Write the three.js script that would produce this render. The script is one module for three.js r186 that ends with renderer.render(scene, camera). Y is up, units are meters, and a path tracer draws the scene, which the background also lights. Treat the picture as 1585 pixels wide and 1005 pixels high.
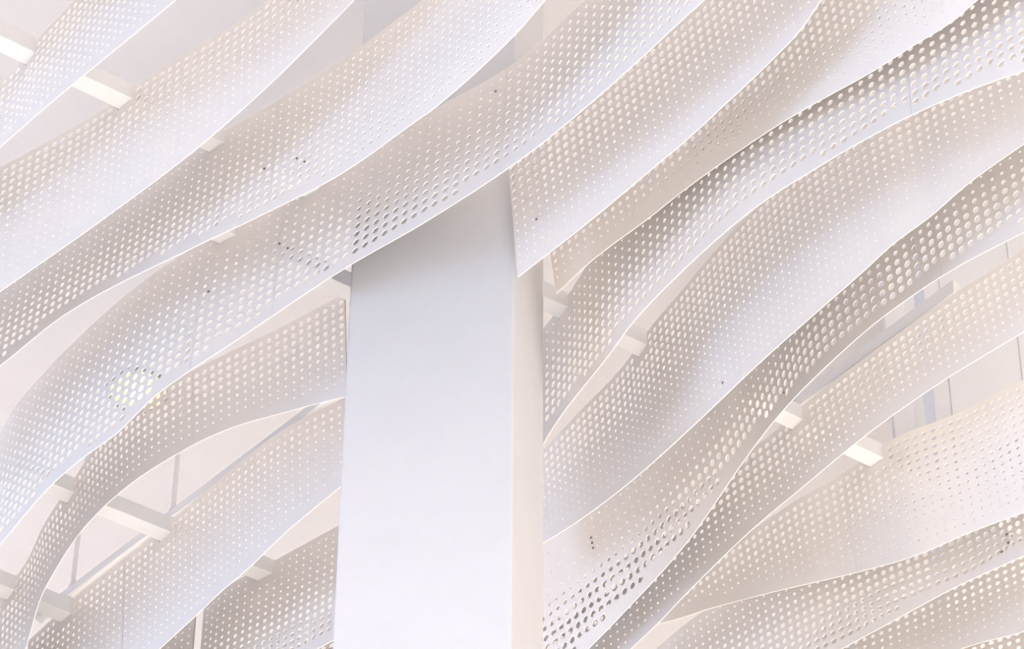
import * as THREE from 'three';
import { RectAreaLightUniformsLib } from 'three/addons/lights/RectAreaLightUniformsLib.js';
import { RoundedBoxGeometry } from 'three/addons/geometries/RoundedBoxGeometry.js';

// ------------------------------------------------------------------ camera, sky, sun, large lights, exposure
const W = 1585, H = 1005, F = 6300, PITCH = 45.5 * Math.PI / 180, ROLL = 0.48 * Math.PI / 180;
const scene = new THREE.Scene();
const camera = new THREE.PerspectiveCamera(2 * Math.atan(H / 2 / F) * 180 / Math.PI, W / H, 0.1, 200);
camera.rotation.order = 'YXZ';
camera.position.set(0, 1.6, 0);
camera.rotation.set(PITCH, 0, ROLL);
camera.updateMatrixWorld(true);
scene.add(camera);

const renderer = new THREE.WebGLRenderer();
renderer.toneMapping = THREE.LinearToneMapping;
renderer.toneMappingExposure = 0.57;
renderer.shadowMap.enabled = true;
RectAreaLightUniformsLib.init();
scene.background = new THREE.Color().setRGB(0.80, 0.88, 1.0);

const ROOM = { x0: -8, x1: 7, z0: -12, z1: 7, y1: 11.05 };
const sun = new THREE.DirectionalLight(new THREE.Color().setRGB(1.0, 0.94, 0.88), 46);
sun.position.set(-3, 9.0, 16.0);
sun.target.position.set(0, 0, 0.5);
sun.castShadow = true;
Object.assign(sun.shadow.camera, { left: -12, right: 12, top: 12, bottom: -12, near: 0.5, far: 45 });
sun.shadow.mapSize.set(2048, 2048);
scene.add(sun, sun.target);

function windowLight(x, y, z, tx, ty, tz, w, h, color, intensity) {
  const l = new THREE.RectAreaLight(color, intensity, w, h);
  l.position.set(x, y, z); l.lookAt(tx, ty, tz); scene.add(l); return l;
}
const DAY = new THREE.Color().setRGB(0.40, 0.60, 1.0), DAY_WARM = new THREE.Color().setRGB(1.0, 0.93, 0.84);
windowLight(ROOM.x0 + 0.02, 3, 0.5, 0, 3, 0.5, 6, 4, DAY, 19);                // daylight through window_1, left wall
windowLight(ROOM.x0 + 0.02, 8.1, -9.9, 0, 8.1, -9.9, 4, 4.2, DAY, 8);         // window_2, high at the far end of the left wall
windowLight(-0.5, 6.05, ROOM.z1 - 0.02, -0.5, 6.05, 0, 13, 9.3, DAY, 0.9);    // window_3, behind the camera
windowLight(ROOM.x1 - 0.02, 5.2, -3, 0, 5.2, -3, 12, 7.6, DAY_WARM, 1.5);     // window_4, added in the right wall to brighten the right-hand side

// ------------------------------------------------------------------ helpers
const used = {};
function numbered(n) { const k = used[n] = (used[n] ?? -1) + 1; return k ? n + '_' + String(k).padStart(3, '0') : n; }
function shade(m) { m.castShadow = true; m.receiveShadow = true; return m; }
function mesh(name, geo, mat, parent = scene) {
  const m = shade(new THREE.Mesh(geo, mat)); m.name = parent === scene ? numbered(name) : name; parent.add(m); return m;
}
function tag(o, label, category, group) { o.userData.label = label; o.userData.category = category; if (group) o.userData.group = group; return o; }
function struct(o, label, category) { o.userData.kind = 'structure'; o.userData.label = label; o.userData.category = category; return o; }
function group(name, x = 0, y = 0, z = 0) { const g = new THREE.Group(); g.name = numbered(name); g.position.set(x, y, z); scene.add(g); return g; }
let seed = 7; const rnd = () => { seed = (seed * 1664525 + 1013904223) % 4294967296; return seed / 4294967296; };

// a photo pixel gives a direction; its distance comes from the level (height) the thing stands at
function at(px, py, y) {
  const d = new THREE.Vector3((px - W / 2) / F, -(py - H / 2) / F, -1).applyQuaternion(camera.quaternion);
  return d.multiplyScalar((y - camera.position.y) / d.y).add(camera.position);
}
const inv = camera.quaternion.clone().invert(), tmp = new THREE.Vector3();
function pix(x, y, z) {
  tmp.set(x, y, z).sub(camera.position).applyQuaternion(inv);
  return [W / 2 + F * tmp.x / -tmp.z, H / 2 - F * tmp.y / -tmp.z];
}
// monotone cubic through [x, y] points, straight beyond the ends
function curve(pts) {
  const p = pts.slice().sort((a, b) => a[0] - b[0]), n = p.length, d = [], m = [];
  for (let i = 0; i < n - 1; i++) d.push((p[i + 1][1] - p[i][1]) / (p[i + 1][0] - p[i][0]));
  for (let i = 0; i < n; i++) m.push(i === 0 ? d[0] : i === n - 1 ? d[n - 2] : (d[i - 1] + d[i]) / 2);
  return (x) => {
    if (x <= p[0][0]) return p[0][1] + (x - p[0][0]) * m[0];
    if (x >= p[n - 1][0]) return p[n - 1][1] + (x - p[n - 1][0]) * m[n - 1];
    let i = 0; while (x > p[i + 1][0]) i++;
    const h = p[i + 1][0] - p[i][0], t = (x - p[i][0]) / h, t2 = t * t, t3 = t2 * t;
    return (2 * t3 - 3 * t2 + 1) * p[i][1] + (t3 - 2 * t2 + t) * h * m[i] + (-2 * t3 + 3 * t2) * p[i + 1][1] + (t3 - t2) * h * m[i + 1];
  };
}

// ------------------------------------------------------------------ materials
const noise = (n, f) => {
  const a = new Uint8Array(n * n * 4);
  const g = Array.from({ length: 4096 }, rnd), v = (x, y, k) => {
    const xi = Math.floor(x), yi = Math.floor(y), fx = x - xi, fy = y - yi, q = (i, j) => g[((((xi + i) % k) + k) % k * 61 + (((yi + j) % k) + k) % k * 131) % 4096];
    const sx = fx * fx * (3 - 2 * fx), sy = fy * fy * (3 - 2 * fy);
    return (q(0, 0) * (1 - sx) + q(1, 0) * sx) * (1 - sy) + (q(0, 1) * (1 - sx) + q(1, 1) * sx) * sy;
  };
  for (let y = 0; y < n; y++) for (let x = 0; x < n; x++) {
    const t = v(x / n * 8, y / n * 8, 8) * 0.5 + v(x / n * 32, y / n * 32, 32) * 0.3 + v(x / n * 128, y / n * 128, 128) * 0.2, c = f(t), i = (y * n + x) * 4;
    a[i] = c[0]; a[i + 1] = c[1]; a[i + 2] = c[2]; a[i + 3] = 255;
  }
  const t = new THREE.DataTexture(a, n, n); t.wrapS = t.wrapT = THREE.RepeatWrapping; t.magFilter = THREE.LinearFilter; t.minFilter = THREE.LinearMipmapLinearFilter; t.generateMipmaps = true; t.needsUpdate = true; return t;
};
const srgb = (t) => { t.colorSpace = THREE.SRGBColorSpace; return t; };
const plaster = srgb(noise(256, (t) => { const k = 241 + t * 6; return [k, k - 1, k - 2]; }));
const grain = noise(256, (t) => { const k = 90 + t * 120; return [k, k, k]; });
const timber = srgb(noise(256, (t) => { const k = 0.9 + t * 0.2; return [232 * k, 226 * k, 219 * k].map((c) => Math.min(255, c)); }));
const M = {
  sheet: new THREE.MeshStandardMaterial({ color: new THREE.Color().setRGB(0.895, 0.828, 0.768), roughness: 0.55 }),
  beam: new THREE.MeshStandardMaterial({ color: new THREE.Color().setRGB(0.78, 0.77, 0.76), roughness: 0.5 }),
  column: new THREE.MeshStandardMaterial({ color: new THREE.Color().setRGB(0.74, 0.73, 0.735), map: plaster, roughness: 0.85, bumpMap: grain, bumpScale: 0.0004 }),
  ceiling: new THREE.MeshStandardMaterial({ color: new THREE.Color().setRGB(0.70, 0.665, 0.64), map: plaster, roughness: 0.9 }),
  wall: new THREE.MeshStandardMaterial({ color: new THREE.Color().setRGB(0.72, 0.69, 0.67), map: plaster, roughness: 0.9 }),
  panel: new THREE.MeshStandardMaterial({ color: new THREE.Color().setRGB(0.92, 0.91, 0.91), map: plaster, roughness: 0.7 }),
  floor: new THREE.MeshStandardMaterial({ color: 0xffffff, map: timber, roughness: 0.6 }),
  bounceWall: new THREE.MeshStandardMaterial({ color: new THREE.Color().setRGB(0.80, 0.71, 0.63), map: timber, roughness: 0.6 }),  // unseen right wall; warm tone put in to bounce warm light
  steel: new THREE.MeshStandardMaterial({ color: new THREE.Color().setRGB(0.60, 0.57, 0.56), roughness: 0.45, metalness: 0.3 }),
  rod: new THREE.MeshStandardMaterial({ color: new THREE.Color().setRGB(0.82, 0.78, 0.77), roughness: 0.5 }),
  frame: new THREE.MeshStandardMaterial({ color: new THREE.Color().setRGB(0.8, 0.8, 0.8), roughness: 0.5 }),
  glass: new THREE.MeshPhysicalMaterial({ color: 0xffffff, transmission: 1, thickness: 0, roughness: 0, ior: 1.5 }),
  lampInside: new THREE.MeshStandardMaterial({ color: new THREE.Color().setRGB(0.80, 0.66, 0.40), roughness: 0.35 }),
  lampGlow: new THREE.MeshStandardMaterial({ color: 0xffffff, emissive: new THREE.Color().setRGB(1, 0.8, 0.5), emissiveIntensity: 0.35 }),
  trim: new THREE.MeshStandardMaterial({ color: new THREE.Color().setRGB(0.25, 0.23, 0.22), roughness: 0.5 }),
  screw: new THREE.MeshStandardMaterial({ color: new THREE.Color().setRGB(0.16, 0.13, 0.12), roughness: 0.5 }),
};
function box(w, h, d, uvScale = 1) {
  const g = new THREE.BoxGeometry(w, h, d), p = g.attributes.position, n = g.attributes.normal, u = g.attributes.uv;
  for (let i = 0; i < p.count; i++) {
    const ax = Math.abs(n.getX(i)), ay = Math.abs(n.getY(i));
    u.setXY(i, (ax > 0.5 ? p.getZ(i) : p.getX(i)) * uvScale, (ay > 0.5 ? p.getZ(i) : p.getY(i)) * uvScale);
  }
  return g;
}
function boxAt(name, x0, x1, y0, y1, z0, z1, mat, parent = scene, s = 0.5) {
  const m = mesh(name, box(x1 - x0, y1 - y0, z1 - z0, s), mat, parent); m.position.set((x0 + x1) / 2, (y0 + y1) / 2, (z0 + z1) / 2); return m;
}

// ------------------------------------------------------------------ the hall
const T = 0.3, { x0, x1, z0, z1, y1 } = ROOM;
struct(boxAt('floor', x0 - T, x1 + T, -T, 0, z0 - T, z1 + T, M.floor), 'pale timber floor of the hall', 'floor');
struct(boxAt('ceiling', x0 - T, x1 + T, y1, y1 + T, z0 - T, z1 + T, M.ceiling), 'plain warm white ceiling above the ribbons', 'ceiling');
struct(boxAt('wall_back', x0 - T, x1 + T, 0, y1, z0 - T, z0, M.wall), 'plain white wall behind the ribbons', 'wall');
function windowWall(name, alongX, c0, c1, f0, f1, mat, openings, label) {
  const put = (n, a, b, ya, yb, m, par, g0 = f0, g1 = f1) => alongX ? boxAt(n, a, b, ya, yb, g0, g1, m, par) : boxAt(n, g0, g1, ya, yb, a, b, m, par);
  const wall = new THREE.Group(); wall.name = name; scene.add(wall); struct(wall, label, 'wall');
  let from = c0; const mid = (f0 + f1) / 2;
  for (const [winName, w0, w1, ya, yb, winLabel] of openings) {
    if (w0 > from) put('pier', from, w0, 0, y1, mat, wall);
    put('parapet', w0, w1, 0, ya, mat, wall); put('lintel', w0, w1, yb, y1, mat, wall); from = w1;
    const win = new THREE.Group(); win.name = winName; scene.add(win); struct(win, winLabel, 'window');
    const n = Math.round((w1 - w0) / 2.4);
    for (let i = 0; i <= n; i++) { const a = w0 + (w1 - w0) * i / n; put('mullion', Math.max(w0, a - 0.03), Math.min(w1, a + 0.03), ya, yb, M.frame, win, mid - 0.04, mid + 0.04); }
    for (let i = 0; i < n; i++) put('pane', w0 + (w1 - w0) * i / n + 0.03, w0 + (w1 - w0) * (i + 1) / n - 0.03, ya, yb, M.glass, win, mid - 0.004, mid + 0.004);
  }
  put('pier', from, c1, 0, y1, mat, wall);
}
windowWall('wall_left', false, z0, z1, x0 - T, x0, M.wall, [
  ['window_2', -11.9, -7.9, 6, 10.2, 'high glazed window at the far end of the side wall'],
  ['window_1', -2.5, 3.5, 1, 5, 'low glazed window at the near end of the side wall']], 'white side wall with two windows');
windowWall('wall_front', true, x0 - T, x1 + T, z1, z1 + T, M.wall, [['window_3', -7, 6, 1.4, 10.7, 'wide glazed window facing the column']], 'white wall with a wide window facing the column');
windowWall('wall_right', false, z0, z1, x1, x1 + T, M.bounceWall, [['window_4', -9, 3, 1.4, 9, 'unseen long window added to light the right-hand ribbons']], 'unseen wall toned warm for its bounce, with an added long window');

// ------------------------------------------------------------------ levels of the hanging ceiling
const HB = 9.45, BEAM_H = 0.058, BEAM_W = 0.05, HT = HB + 0.043;   // underside of the beams; top edge of the ribbons

// column: stands where the ribbons are cut, full height
const COL = 0.43, cornerNear = at(798, 246, HT).multiply(new THREE.Vector3(1.002, 1, 1.002)), colTurn = 10.5 * Math.PI / 180;
{
  const c = Math.cos(colTurn), s = Math.sin(colTurn);
  // front face runs left and away from the near corner, right face runs right and away
  const cx = cornerNear.x - COL / 2 * c + COL / 2 * s, cz = cornerNear.z - 0.03 - COL / 2 * s - COL / 2 * c;
  const g = new RoundedBoxGeometry(COL, y1, COL, 2, 0.006), gp = g.attributes.position, gn = g.attributes.normal;
  for (let i = 0; i < gp.count; i++) g.attributes.uv.setXY(i, (Math.abs(gn.getX(i)) > 0.7 ? gp.getZ(i) : gp.getX(i)) * 1.3, gp.getY(i) * 1.3);
  const m = mesh('column', g, M.column); m.position.set(cx, y1 / 2, cz); m.rotation.y = -colTurn;
  tag(m, 'smooth white square column standing between the cut ends of the ribbons', 'column');
}

// beams: straight square tubes, laid from their bottom centre line
const beams = [];
function beam(name, ax, ay, bx, by, label, slots = true) {
  const a = at(ax, ay, HB), b = at(bx, by, HB), len = a.distanceTo(b);
  const m = mesh(name, new RoundedBoxGeometry(len, BEAM_H, BEAM_W, 2, 0.003), M.beam);
  m.position.set((a.x + b.x) / 2, HB + BEAM_H / 2, (a.z + b.z) / 2);
  m.rotation.y = -Math.atan2(b.z - a.z, b.x - a.x);
  tag(m, label, 'beam', 'beams carrying the ribbons');
  if (slots) beams.push([a.x, a.z, b.x, b.z]);
  return m;
}
beam('beam', -90, 25.5, 1640, 851.6, 'long white square beam passing behind the column');
beam('beam', 330, 361, 640, 500, 'short white square beam ending in the column side');
beam('beam', -60, 702, 640, 988, 'white square beam with a hanging rod, crossing the tall curved ribbons');
beam('beam', -60, 890, 330, 1052, 'white square beam by the foot of the far hanging rod');

// hanging rods, on an upper carrier rail that runs to the column
const RAIL_Y = HB + 1.0, FOOT = HT + 0.05;
function straightRail(name, ax, ay, bx, by, y, w, h, mat, label) {
  const a = at(ax, ay, y), b = at(bx, by, y), m = mesh(name, new RoundedBoxGeometry(a.distanceTo(b), h, w, 2, 0.003), mat);
  m.position.set((a.x + b.x) / 2, y, (a.z + b.z) / 2); m.rotation.y = -Math.atan2(b.z - a.z, b.x - a.x);
  tag(m, label, 'rail', 'rails above the ribbons'); return [a, b];
}
const [railA, railB] = straightRail('hanging_rail', 60, 957, 524, 606, FOOT - 0.016, 0.028, 0.032, M.panel, 'pale rail on which the two hanging rods stand');
const onRail = (px) => { let best = null; for (let t = 0; t <= 1; t += 0.002) { const p = railA.clone().lerp(railB, t), e = Math.abs(pix(p.x, FOOT, p.z)[0] - px); if (!best || e < best[0]) best = [e, p]; } return best[1]; };
const rodFeet = [onRail(267), onRail(112)];
function rod(p, label) {
  const g = group('hanging_rod', p.x, FOOT, p.z), h = RAIL_Y - FOOT;
  mesh('rod', new THREE.CylinderGeometry(0.0075, 0.0075, h, 16), M.rod, g).position.y = h / 2;
  mesh('foot_nut', new THREE.CylinderGeometry(0.012, 0.012, 0.012, 6), M.rod, g).position.y = 0.006;
  tag(g, label, 'rod', 'hanging rods');
}
rod(rodFeet[0], 'thin grey hanging rod rising from the beam above the blue-white ribbon');
rod(rodFeet[1], 'thin grey hanging rod rising from the farther beam inside the ribbon bend');
{
  const d = rodFeet[0].clone().sub(rodFeet[1]).normalize(), a = rodFeet[1].clone().addScaledVector(d, -0.5), b = rodFeet[0].clone().addScaledVector(d, 0.75), len = a.distanceTo(b);
  const m = mesh('carrier_rail', new RoundedBoxGeometry(len, 0.05, 0.04, 2, 0.003), M.beam);
  m.position.set((a.x + b.x) / 2, RAIL_Y + 0.025, (a.z + b.z) / 2); m.rotation.y = -Math.atan2(b.z - a.z, b.x - a.x);
  tag(m, 'white carrier rail holding the upper ends of the two hanging rods', 'rail', 'rails above the ribbons');
}

// ------------------------------------------------------------------ perforated ribbons
// top: pixels of the top edge (at level HT); bottom: pixels of the bottom edge, found below the top edge; holes: [radius at top, radius at bottom] in pitches
const TH = 0.002, SCREW = new THREE.CylinderGeometry(0.0032, 0.0036, 0.0024, 10).rotateX(Math.PI / 2);
function ribbon(o) {
  const P = o.pitch ?? 0.0274, topF = curve(o.top), botF = curve(o.bottom);
  // plan line at even spacing
  const fine = [], [xa, xb] = o.span;
  for (let x = xa; x <= xb + 1e-6; x += 2) { const q = at(x, topF(x), HT); fine.push([q.x, q.z, x]); }
  let acc = [0]; for (let i = 1; i < fine.length; i++) acc.push(acc[i - 1] + Math.hypot(fine[i][0] - fine[i - 1][0], fine[i][1] - fine[i - 1][1]));
  const L = acc[acc.length - 1], nCol = Math.floor(L / P), B = [];
  for (let i = 0, k = 0; i <= nCol; i++) {
    const s = i * P; while (k < acc.length - 2 && acc[k + 1] < s) k++;
    const t = (s - acc[k]) / (acc[k + 1] - acc[k]);
    B.push({ x: fine[k][0] + (fine[k + 1][0] - fine[k][0]) * t, z: fine[k][1] + (fine[k + 1][1] - fine[k][1]) * t, px: fine[k][2] + 2 * t });
  }
  for (let i = 0; i <= nCol; i++) {
    const a = B[Math.max(0, i - 1)], b = B[Math.min(nCol, i + 1)], l = Math.hypot(b.x - a.x, b.z - a.z);
    B[i].nx = (b.z - a.z) / l; B[i].nz = -(b.x - a.x) / l;            // points to the left and towards the camera, or away: fixed next
    if (B[i].nz < 0 || (B[i].nz < 0.2 && B[i].nx > 0)) { B[i].nx *= -1; B[i].nz *= -1; }
    const tilt = o.tilt ? o.tilt(B[i].px) : 0;                          // sideways swing of the bottom edge, metres
    B[i].tilt = tilt;
    let lo = 0.02, hi = 0.9;
    for (let k = 0; k < 40; k++) {
      const h = (lo + hi) / 2, [u, v] = pix(B[i].x + B[i].nx * tilt, HT - h, B[i].z + B[i].nz * tilt);
      if (v < botF(u)) lo = h; else hi = h;
    }
    B[i].h = (lo + hi) / 2;
  }
  const root = group('perforated_ribbon', B[0].x, HT, B[0].z), ox = B[0].x, oz = B[0].z;
  tag(root, o.label, 'ribbon', 'perforated ribbons hung from the beams');
  // notches for the beams
  const notches = [];
  for (const [ax, az, bx, bz] of beams) for (let i = 0; i < nCol; i++) {
    const p = B[i], q = B[i + 1], rx = q.x - p.x, rz = q.z - p.z, sx = bx - ax, sz = bz - az, den = rx * sz - rz * sx;
    const t = ((ax - p.x) * sz - (az - p.z) * sx) / den, u = ((ax - p.x) * rz - (az - p.z) * rx) / den;
    if (t >= 0 && t < 1 && u > -0.01 && u < 1.01) {
      const sin = Math.abs(den) / (Math.hypot(rx, rz) * Math.hypot(sx, sz)), hw = (BEAM_W / 2 + 0.002 + TH * 0.5) / sin;
      notches.push([(i + t) * P - hw, (i + t) * P + hw]);
    }
  }
  for (const [px, py] of o.screws ?? []) {                              // dark screw heads, on the face towards the hall
    let best = null;
    for (const b of B) {
      let lo = 0, hi = b.h;
      for (let k = 0; k < 25; k++) { const w = (lo + hi) / 2; if (pix(b.x + b.nx * b.tilt * w / b.h, HT - w, b.z + b.nz * b.tilt * w / b.h)[1] < py) lo = w; else hi = w; }
      const off = b.tilt * lo / b.h, e = Math.abs(pix(b.x + b.nx * off, HT - lo, b.z + b.nz * off)[0] - px); if (!best || e < best.e) best = { e, b, w: lo, off };
    }
    const { b, w, off } = best, m = mesh('screw', SCREW, M.screw, root), d = off + TH / 2 + 0.0012;
    m.position.set(b.x + b.nx * d - ox, -w, b.z + b.nz * d - oz); m.lookAt(b.x + b.nx * 9, HT - w, b.z + b.nz * 9);
  }
  const dN = HT - HB + 0.0025;
  const cuts = (o.seams ?? []).map((s) => { let k = 1; while (k < nCol - 1 && B[k].px < (Array.isArray(s) ? s[0] : s)) k++; return [k, Array.isArray(s) ? s[1] : 0.0005]; });
  const bounds = [[0, 0], ...cuts, [nCol, 0]];
  for (let pI = 0; pI < bounds.length - 1; pI++) {
    const c0 = bounds[pI][0], c1 = bounds[pI + 1][0], gapA = bounds[pI][1] / P, gapB = bounds[pI + 1][1] / P;
    const pos = [], nor = [], idx = [];
    const S = (s, w, side) => {                                       // s in columns, w metres below the top edge
      const i = Math.min(nCol - 1, Math.max(0, Math.floor(s))), f = s - i, a = B[i], b = B[i + 1], lerp = (k) => a[k] + (b[k] - a[k]) * f;
      const h = lerp('h'), nx = lerp('nx'), nz = lerp('nz'), off = lerp('tilt') * w / h + side * TH / 2 + (o.bulge ?? 0) * 4 * (w / h) * (1 - w / h);
      return [lerp('x') + nx * off - ox, -w, lerp('z') + nz * off - oz, nx, nz, lerp('tilt') / h];
    };
    const vert = (s, w, side, n) => {
      const q = S(s, w, side); pos.push(q[0], q[1], q[2]);
      if (n) nor.push(n[0], n[1], n[2]); else { const ny = q[5], l = Math.hypot(1, ny); nor.push(side * q[3] / l, side * ny / l, side * q[4] / l); }
      return pos.length / 3 - 1;
    };
    const quad = (a, b, c, d) => idx.push(a, b, c, a, c, d);
    const patch = (s0, s1, w00, w01, w10, w11) => {                   // a strip from w00..w01 at s0 to w10..w11 at s1
      for (const side of [1, -1]) quad(vert(s0, w00, side), vert(s0, w01, side), vert(s1, w11, side), vert(s1, w10, side));
    };
    const edge = (sa, wa, sb, wb, n) => quad(vert(sa, wa, 1, n), vert(sa, wa, -1, n), vert(sb, wb, -1, n), vert(sb, wb, 1, n));
    const dirAt = (s) => { const i = Math.min(nCol - 1, Math.floor(s)), l = Math.hypot(B[i + 1].x - B[i].x, B[i + 1].z - B[i].z); return [(B[i + 1].x - B[i].x) / l, (B[i + 1].z - B[i].z) / l]; };
    const mT = o.marginTop ?? 0.5 * P, mB = o.marginBottom ?? 0.62 * P;
    for (let i = c0; i < c1; i++) {
      let s0 = i, s1 = i + 1; if (i === c0) s0 += gapA / 2; if (i === c1 - 1) s1 -= gapB / 2;
      if (s1 - s0 < 0.05) continue;
      const hAt = (s) => B[i].h + (B[i + 1].h - B[i].h) * (s - i), h0 = hAt(s0), h1 = hAt(s1), hm = Math.min(h0, h1);
      const cutHere = notches.filter(([a, b]) => b > s0 * P && a < s1 * P);
      let k0 = 0;
      if (cutHere.length) { k0 = Math.max(1, Math.ceil((dN + 0.006 - mT) / P)); }
      const full = s1 - s0 > 0.7, rows = Math.max(0, Math.floor((hm - mT - mB) / P));
      if (k0 > rows) k0 = rows;
      const wS = mT + k0 * P, wE = mT + rows * P;
      if (cutHere.length) {
        const [na, nb] = [cutHere[0][0] / P, cutHere[0][1] / P], a = Math.max(s0, na), b = Math.min(s1, nb), d = dirAt(s0 + 0.5 * (s1 - s0));
        if (a > s0) { patch(s0, a, 0, wS, 0, wS); edge(s0, 0, a, 0, [0, 1, 0]); edge(a, 0, a, dN, [d[0], 0, d[1]]); }
        patch(a, b, dN, wS, dN, wS); edge(a, dN, b, dN, [0, 1, 0]);
        if (b < s1) { patch(b, s1, 0, wS, 0, wS); edge(b, 0, s1, 0, [0, 1, 0]); edge(b, 0, b, dN, [-d[0], 0, -d[1]]); }
      } else { patch(s0, s1, 0, wS, 0, wS); edge(s0, 0, s1, 0, [0, 1, 0]); }
      patch(s0, s1, wE, h0, wE, h1); edge(s0, h0, s1, h1, [0, -1, 0]);
      if (i === c0) { const d = dirAt(s0); edge(s0, 0, s0, h0, [-d[0], 0, -d[1]]); }
      if (i === c1 - 1) { const d = dirAt(s1 - 0.01); edge(s1, 0, s1, h1, [d[0], 0, d[1]]); }
      for (let r = k0; r < rows; r++) {
        const w0 = mT + r * P, w1 = w0 + P, t = Math.min(1, (r + 0.5) * P / (hm - mB)), rad = o.hole(t, B[i].px, (r + 0.5) * P) * P;
        if (!full || rad < 0.05 * P) { patch(s0, s1, w0, w1, w0, w1); continue; }
        const n = rad > 0.2 * P ? 12 : 8, cs = i + 0.5, cw = (w0 + w1) / 2;
        for (const side of [1, -1]) {
          const cor = [vert(s1, w1, side), vert(s0, w1, side), vert(s0, w0, side), vert(s1, w0, side)], ring = [];
          for (let k = 0; k < n; k++) { const g = (k + 0.5) / n * 2 * Math.PI; ring.push(vert(cs + Math.cos(g) * rad / P, cw + Math.sin(g) * rad, side)); }
          for (let k = 0; k < n; k++) { const c = Math.floor(k / (n / 4)); idx.push(cor[c], ring[k], ring[(k + 1) % n]); if ((k + 1) % (n / 4) === 0) { idx.pop(); idx.pop(); idx.pop(); idx.push(cor[c], ring[k], ring[(k + 1) % n], cor[c], ring[(k + 1) % n], cor[(c + 1) % 4]); } }
        }
        const d = dirAt(cs), wall = [];
        for (let k = 0; k < n; k++) {
          const g = (k + 0.5) / n * 2 * Math.PI, nn = [-Math.cos(g) * d[0], Math.sin(g), -Math.cos(g) * d[1]];
          wall.push([vert(cs + Math.cos(g) * rad / P, cw + Math.sin(g) * rad, 1, nn), vert(cs + Math.cos(g) * rad / P, cw + Math.sin(g) * rad, -1, nn)]);
        }
        for (let k = 0; k < n; k++) { const a = wall[k], b = wall[(k + 1) % n]; quad(a[0], a[1], b[1], b[0]); }
      }
    }
    const g = new THREE.BufferGeometry();
    g.setAttribute('position', new THREE.Float32BufferAttribute(pos, 3)); g.setAttribute('normal', new THREE.Float32BufferAttribute(nor, 3)); g.setIndex(idx);
    mesh('perforated_panel', g, M.sheet, root);
    ribbon.tris = (ribbon.tris ?? 0) + idx.length / 3;
  }
  return root;
}
const ss = (t) => { t = Math.max(0, Math.min(1, t)); return t * t * (3 - 2 * t); };
const grade = (a, b, from = 0, to = 1) => (t) => a + (b - a) * ss((t - from) / (to - from));
const BIG = 0.31, SMALL = 0.12;

for (const [dx, dy, label] of [[-150, -130, 'unseen perforated ribbon added next above the corner ribbon to shade it'], [-300, -260, 'unseen perforated ribbon added second above the corner ribbon for shade']]) {   // extra ribbons added out of view to shade the first visible ones
  const sh = (p) => p.map(([x, y]) => [x + dx, y + dy]);
  ribbon({ label, span: [-420 + dx, 700 + dx], top: sh([[-90, 190], [0, 125], [64, 62], [116.7, 5], [200, -85], [330, -215]]), bottom: sh([[-90, 302], [0, 228], [67.6, 169], [149, 101], [272, 0], [400, -110]]), hole: grade(BIG, 0.14, 0.2, 0.95) });
}
ribbon({ label: 'blue-white perforated ribbon crossing the corner, highest in view', span: [-420, 700],
  top: [[-90, 190], [0, 125], [28.7, 101], [64, 56], [116.7, 0], [200, -90], [330, -215]],
  bottom: [[-90, 305], [0, 228], [67.6, 169], [149, 101], [272, 0], [400, -110]], hole: grade(BIG, 0.14, 0.2, 0.95) });
ribbon({ label: 'broad blue-white perforated ribbon with large holes along its top edge', span: [-420, 950],
  top: [[-90, 308], [0, 260], [166, 166], [216, 128.5], [375, 30], [416, 0], [650, -175]],
  bottom: [[-90, 515], [0, 451.7], [159, 340], [301, 233], [416, 132], [530, 18.6], [560, -12], [650, -100]], hole: grade(BIG, 0.1, 0.1, 0.75), tilt: () => -0.01 });
ribbon({ label: 'warm white perforated ribbon crossing the column top above the long one', span: [-420, 1250],
  top: [[-90, 484], [0, 432], [100, 370], [200, 305], [301, 236], [341.6, 208], [440, 150], [528, 95], [556.7, 74], [655, 0], [900, -195]],
  bottom: [[-90, 632], [0, 566.6], [101, 487], [294, 386], [395, 338], [530, 268], [646, 186], [673, 167], [800, 50.7], [844, 0], [960, -130]],
  hole: (t, px) => { const a = grade(0.13, 0.32, 0.1, 0.9)(t), k = ss((px - 430) / 150); return a * (1 - k) + 0.2 * k; }, seams: [430], screws: [[416, 262], [458, 246], [470, 251]], tilt: () => 0.005 });
ribbon({ label: 'long perforated ribbon whose lower edge shades the column face', span: [-300, 1450],
  top: [[-110, 860], [-40, 745], [0, 673], [20, 636], [67.6, 578.5], [145, 501], [237, 425], [338, 362], [402, 332], [474, 290], [560, 238], [673, 169], [765, 118], [819, 81], [907, 0], [1150, -225]],
  bottom: [[-110, 985], [0, 844], [78, 753], [128.5, 709], [182, 670], [237, 616], [287.5, 578.5], [355, 534.5], [530, 418], [663, 341], [815.5, 240], [900, 172], [995, 88], [1058, 29], [1090, 0], [1250, -160]],
  hole: (t, px) => (px < 780 ? grade(0.12, 0.32, 0.05, 0.85)(t) : grade(0.2, 0.27, 0.05, 0.85)(t)), seams: [318, 440, 770], pitch: 0.0325, tilt: () => 0.02, screws: [[440, 378], [440, 385], [322, 452], [765, 142]] });
ribbon({ label: 'blue-white perforated ribbon with its cut end against the column corner', span: [786, 1640],
  top: [[786, 243], [836, 205], [938, 127], [1058, 30], [1300, -180]],
  bottom: [[780, 447], [788.4, 440], [913.5, 342], [1015, 257], [1058, 221], [1129, 155.6], [1200, 88], [1244, 40.6], [1271, 0], [1380, -150]],
  hole: grade(0.33, 0.1, 0.15, 0.75), screws: [[833, 340]], tilt: () => -0.04 });
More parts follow.
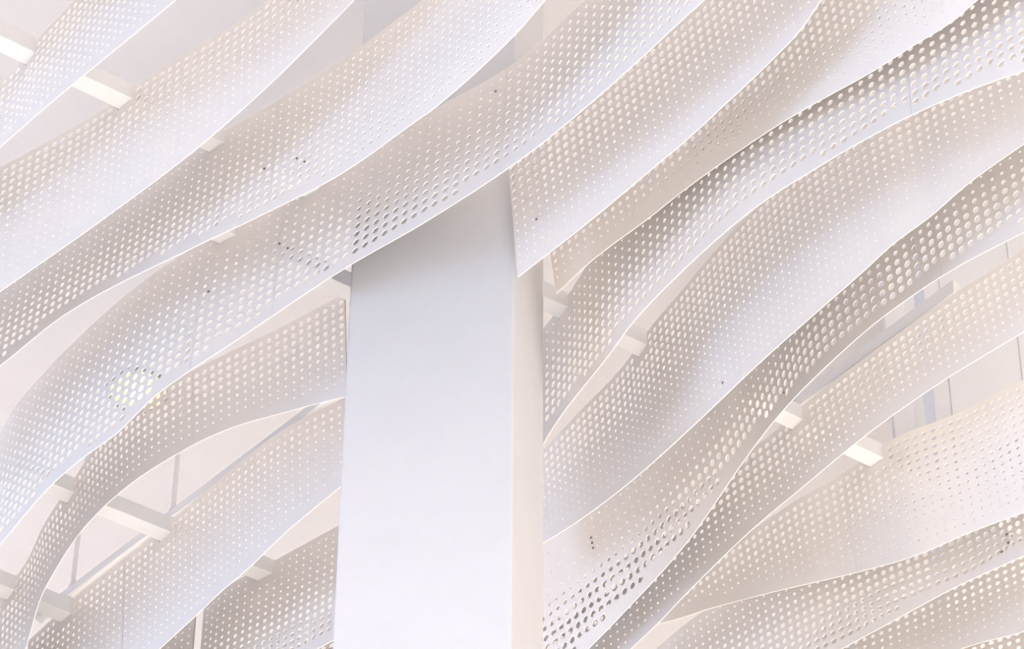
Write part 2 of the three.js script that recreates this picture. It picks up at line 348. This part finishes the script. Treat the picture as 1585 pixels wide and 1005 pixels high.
ribbon({ label: 'narrow blue-white perforated ribbon bending round the two hanging rods', span: [-150, 545],
  top: [[-40, 985], [0, 925], [20, 900], [44, 865], [67.6, 814], [108, 752], [145, 697], [180, 655], [230, 612], [318, 564], [423, 513], [530, 457], [600, 420]],
  bottom: [[-20, 1130], [40, 1005], [52, 962], [61, 932], [84.5, 885], [125, 824], [189, 760], [281, 699], [351.7, 665], [439.6, 639], [530, 615.6], [600, 600]],
  hole: grade(0.3, 0.12, 0.2, 0.9), seams: [298], tilt: () => -0.03 });
ribbon({ label: 'blue-white perforated ribbon below the hanging rods, with tiny holes', span: [30, 545],
  top: [[30, 1004], [51, 986], [122, 922], [236.7, 831], [270.5, 802], [439.6, 665], [530, 618], [600, 580]],
  bottom: [[30, 1195], [160, 1085], [247, 1005], [311, 946], [338, 920], [389, 876], [439.6, 827], [530, 751], [600, 690]],
  hole: grade(0.24, 0.12, 0.05, 0.5), seams: [[186, 0.0012]], tilt: () => -0.03 });
ribbon({ label: 'pale perforated ribbon with dark dotted lower band, starting at the column side', span: [846, 1640],
  top: [[846, 348], [930, 283], [1060, 183], [1200, 56], [1260, 2], [1640, -300]],
  bottom: [[840, 474], [853.6, 462], [917, 403], [1008, 335], [1055, 297.6], [1190, 203], [1258, 162], [1349, 111.6], [1410, 73], [1481, 28], [1508, 4], [1640, -90]],
  hole: grade(0.3, 0.12, 0.25, 0.85), seams: [1500], tilt: () => -0.035 });
ribbon({ label: 'shaded perforated ribbon right of the column, holes growing towards its lower edge', span: [800, 1660],
  top: [[800, 565], [842, 508], [855, 492], [877, 461], [913, 406], [985, 322], [1062, 240], [1109, 192], [1146, 160], [1185, 132], [1224, 106], [1275, 70], [1316, 44], [1370, 6], [1660, -190]],
  bottom: [[800, 742], [840, 689], [858, 659], [953, 536], [968, 514], [1056, 420], [1172.6, 319], [1258, 264], [1339, 216], [1410, 179], [1495, 142], [1585, 110], [1660, 84]],
  hole: grade(0.14, 0.32, 0.1, 0.8), seams: [960, 1392], pitch: 0.0325, tilt: () => 0.0 });
ribbon({ label: 'shaded perforated ribbon with an upright slit, left of the column foot', span: [180, 545],
  top: [[180, 1012], [311, 942], [341.6, 915], [426, 868], [519, 817], [600, 775]],
  bottom: [[180, 1190], [311, 1110], [519, 990], [600, 950]], hole: grade(0.13, 0.3, 0.1, 0.8), seams: [[302, 0.036]] });
ribbon({ label: 'tall warm white perforated ribbon fading from large holes to tiny ones', span: [800, 1660],
  top: [[800, 742], [840, 699], [900, 635], [968, 563], [1001, 515], [1050, 457], [1105.7, 391], [1172.6, 319], [1250, 246], [1328, 190], [1360, 169], [1415, 140], [1444, 120], [1497, 92], [1660, 10]],
  bottom: [[780, 880], [839, 842.5], [900, 803.6], [984.5, 739], [1066, 666], [1183.5, 555], [1258, 489], [1339, 418], [1380, 380], [1440.5, 335], [1495, 287.5], [1585, 223], [1660, 172]],
  hole: grade(0.31, 0.09, 0.15, 0.7), seams: [1118], screws: [[1116, 593]], tilt: () => -0.025 });
ribbon({ label: 'perforated ribbon seen through the holes of the slit ribbon left of the column', span: [300, 600],
  top: [[300, 1040], [411, 985], [513, 946], [600, 905]], bottom: [[300, 1180], [411, 1130], [600, 1040]], hole: () => 0.27 });
ribbon({ label: 'warm white perforated ribbon with big holes along its pale lower edge', span: [760, 1660],
  top: [[760, 905], [800, 878], [880, 815], [960, 750], [1040, 672], [1119, 588], [1180, 508], [1239, 425], [1310, 360], [1383, 303], [1444, 250], [1510, 205], [1660, 110]],
  bottom: [[760, 1150], [910.7, 1005], [962, 952.5], [1065, 838], [1153, 712], [1188.6, 664], [1234, 612], [1319, 531], [1359, 497], [1461, 426], [1585, 360], [1660, 325]],
  hole: grade(0.1, 0.33, 0.3, 0.7), seams: [1195, 1420], pitch: 0.0318, screws: [[1219, 608], [920, 833], [920, 841], [920, 849]], tilt: (x) => -0.03 - 0.05 * (1 - ss((x - 1000) / 250)) });
ribbon({ label: 'warm white perforated ribbon with large holes along its top, below the pale rail', span: [780, 1660],
  top: [[780, 968], [843, 925], [913, 875], [969, 836], [1027, 792], [1110, 732], [1200, 668], [1244, 628], [1461, 467], [1585, 386], [1660, 337]],
  bottom: [[780, 1190], [976.5, 1005], [1018, 966], [1055, 927], [1156.5, 827], [1244, 753], [1347, 669], [1461, 589], [1585, 514], [1660, 470]],
  hole: grade(0.31, 0.14, 0.3, 0.75), seams: [1150], tilt: () => -0.025 });
ribbon({ label: 'wide white perforated ribbon opening like a fan beside the back post', span: [900, 1660],
  top: [[900, 1000], [1018, 920], [1130, 845], [1244, 768], [1292, 742], [1358, 696], [1388, 677], [1443.5, 655], [1489, 637], [1549, 606], [1585, 588], [1660, 550]],
  bottom: [[900, 1010], [1018, 967], [1057, 956], [1094, 944], [1190, 918.6], [1325.5, 886.5], [1410, 863], [1508, 822], [1585, 793.5], [1660, 765]],
  hole: grade(0.28, 0.13, 0.15, 0.8), seams: [1300], tilt: () => -0.03 });
ribbon({ label: 'warm white perforated ribbon under the white fan-shaped ribbon', span: [940, 1660],
  top: [[940, 1065], [1015, 1005], [1057, 969.5], [1083.7, 950], [1163, 898], [1228, 858], [1283, 831], [1352, 793], [1420, 762], [1478, 737], [1549, 694], [1585, 675], [1660, 635]],
  bottom: [[1000, 1170], [1200, 1058], [1312, 1000], [1393, 956], [1478, 910], [1585, 861], [1660, 828]], hole: grade(0.14, 0.31, 0.1, 0.7), seams: [1563], screws: [[1555, 828], [1555, 841], [1555, 855]], tilt: () => -0.04 });
ribbon({ label: 'pinkish perforated ribbon second from the bottom of the row right of the column', span: [1100, 1660],
  top: [[1100, 1050], [1200, 992], [1285, 945], [1423, 890], [1471, 868], [1585, 815], [1660, 780]],
  bottom: [[1200, 1150], [1488, 1005], [1585, 978], [1660, 950]], hole: grade(0.3, 0.13, 0.2, 0.8) });
ribbon({ label: 'pale perforated ribbon just showing under the pinkish one', span: [1250, 1660],
  top: [[1250, 1060], [1400, 990], [1585, 920], [1660, 892]],
  bottom: [[1250, 1250], [1585, 1100], [1660, 1065]], hole: grade(0.3, 0.13, 0.2, 0.8) });
console.log('ribbon triangles', ribbon.tris);

// ------------------------------------------------------------------ behind the ribbons
// rail above one of the far ribbons
straightRail('hanging_rail', 1226, 634, 1482, 446, HT + 0.034, 0.03, 0.05, M.panel, 'pale rail in front of the slim stepped post');
// a vertical line through a pixel, at a given distance in plan
const planAt = (px, py, z) => { const d = at(px, py, HB); return d.x * z / d.z; };
{
  const Z = -8.42, X = planAt(1400, 482, Z);
  const low = 9.56, post = group('hanging_post', X, low, Z), hp = y1 - low, wl = X - planAt(1369, 482, Z), wr = planAt(1430, 482, Z) - X;
  const f = mesh('front_board', new RoundedBoxGeometry(wl, hp, 0.05, 2, 0.002), M.panel, post); f.position.set(-wl / 2, hp / 2, -0.025);
  const k = mesh('side_board', new RoundedBoxGeometry(wr, hp, 0.03, 2, 0.002), M.panel, post); k.position.set(wr / 2, hp / 2, -0.2);
  tag(post, 'slim white stepped post dropping from the ceiling behind the far ribbons', 'post');
  const wall = new THREE.Group(); wall.name = 'wall_bulkhead'; scene.add(wall); struct(wall, 'white panelled bulkhead with upright joints behind the far ribbons', 'wall');
  const Zw = -8.75, e = [1432, 1456, 1568, 1690].map((p) => planAt(p, 470, Zw));
  boxAt('wall_core', e[0] + 0.01, x1, low, y1, Zw - 0.5, Zw - 0.004, M.panel, wall);
  for (let i = 0; i < 3; i++) boxAt('wall_panel', e[i] + (i ? 0.003 : 0), e[i + 1] - 0.003, low, y1, Zw - 0.004, Zw, M.panel, wall);
  boxAt('wall_panel', e[3] + 0.003, x1, low, y1, Zw - 0.004, Zw, M.panel, wall);
}
// recessed downlight
{
  const p = at(214, 604, y1), g = group('downlight', p.x, y1 - 0.001, p.z), R = 0.1;
  mesh('trim_ring', new THREE.TorusGeometry(R, 0.008, 8, 40).rotateX(Math.PI / 2), M.trim, g);
  mesh('reflector', new THREE.CylinderGeometry(R, R, 0.004, 40), M.lampInside, g).position.y = -0.001;
  mesh('lamp', new THREE.CylinderGeometry(0.03, 0.03, 0.01, 24), M.lampGlow, g).position.y = -0.006;
  tag(g, 'round yellowish downlight in the ceiling seen through the holes', 'downlight');
  const l = new THREE.PointLight(new THREE.Color().setRGB(1, 0.8, 0.5), 0.04); l.position.set(p.x, y1 - 0.06, p.z); l.castShadow = true; scene.add(l);
}
renderer.render(scene, camera);
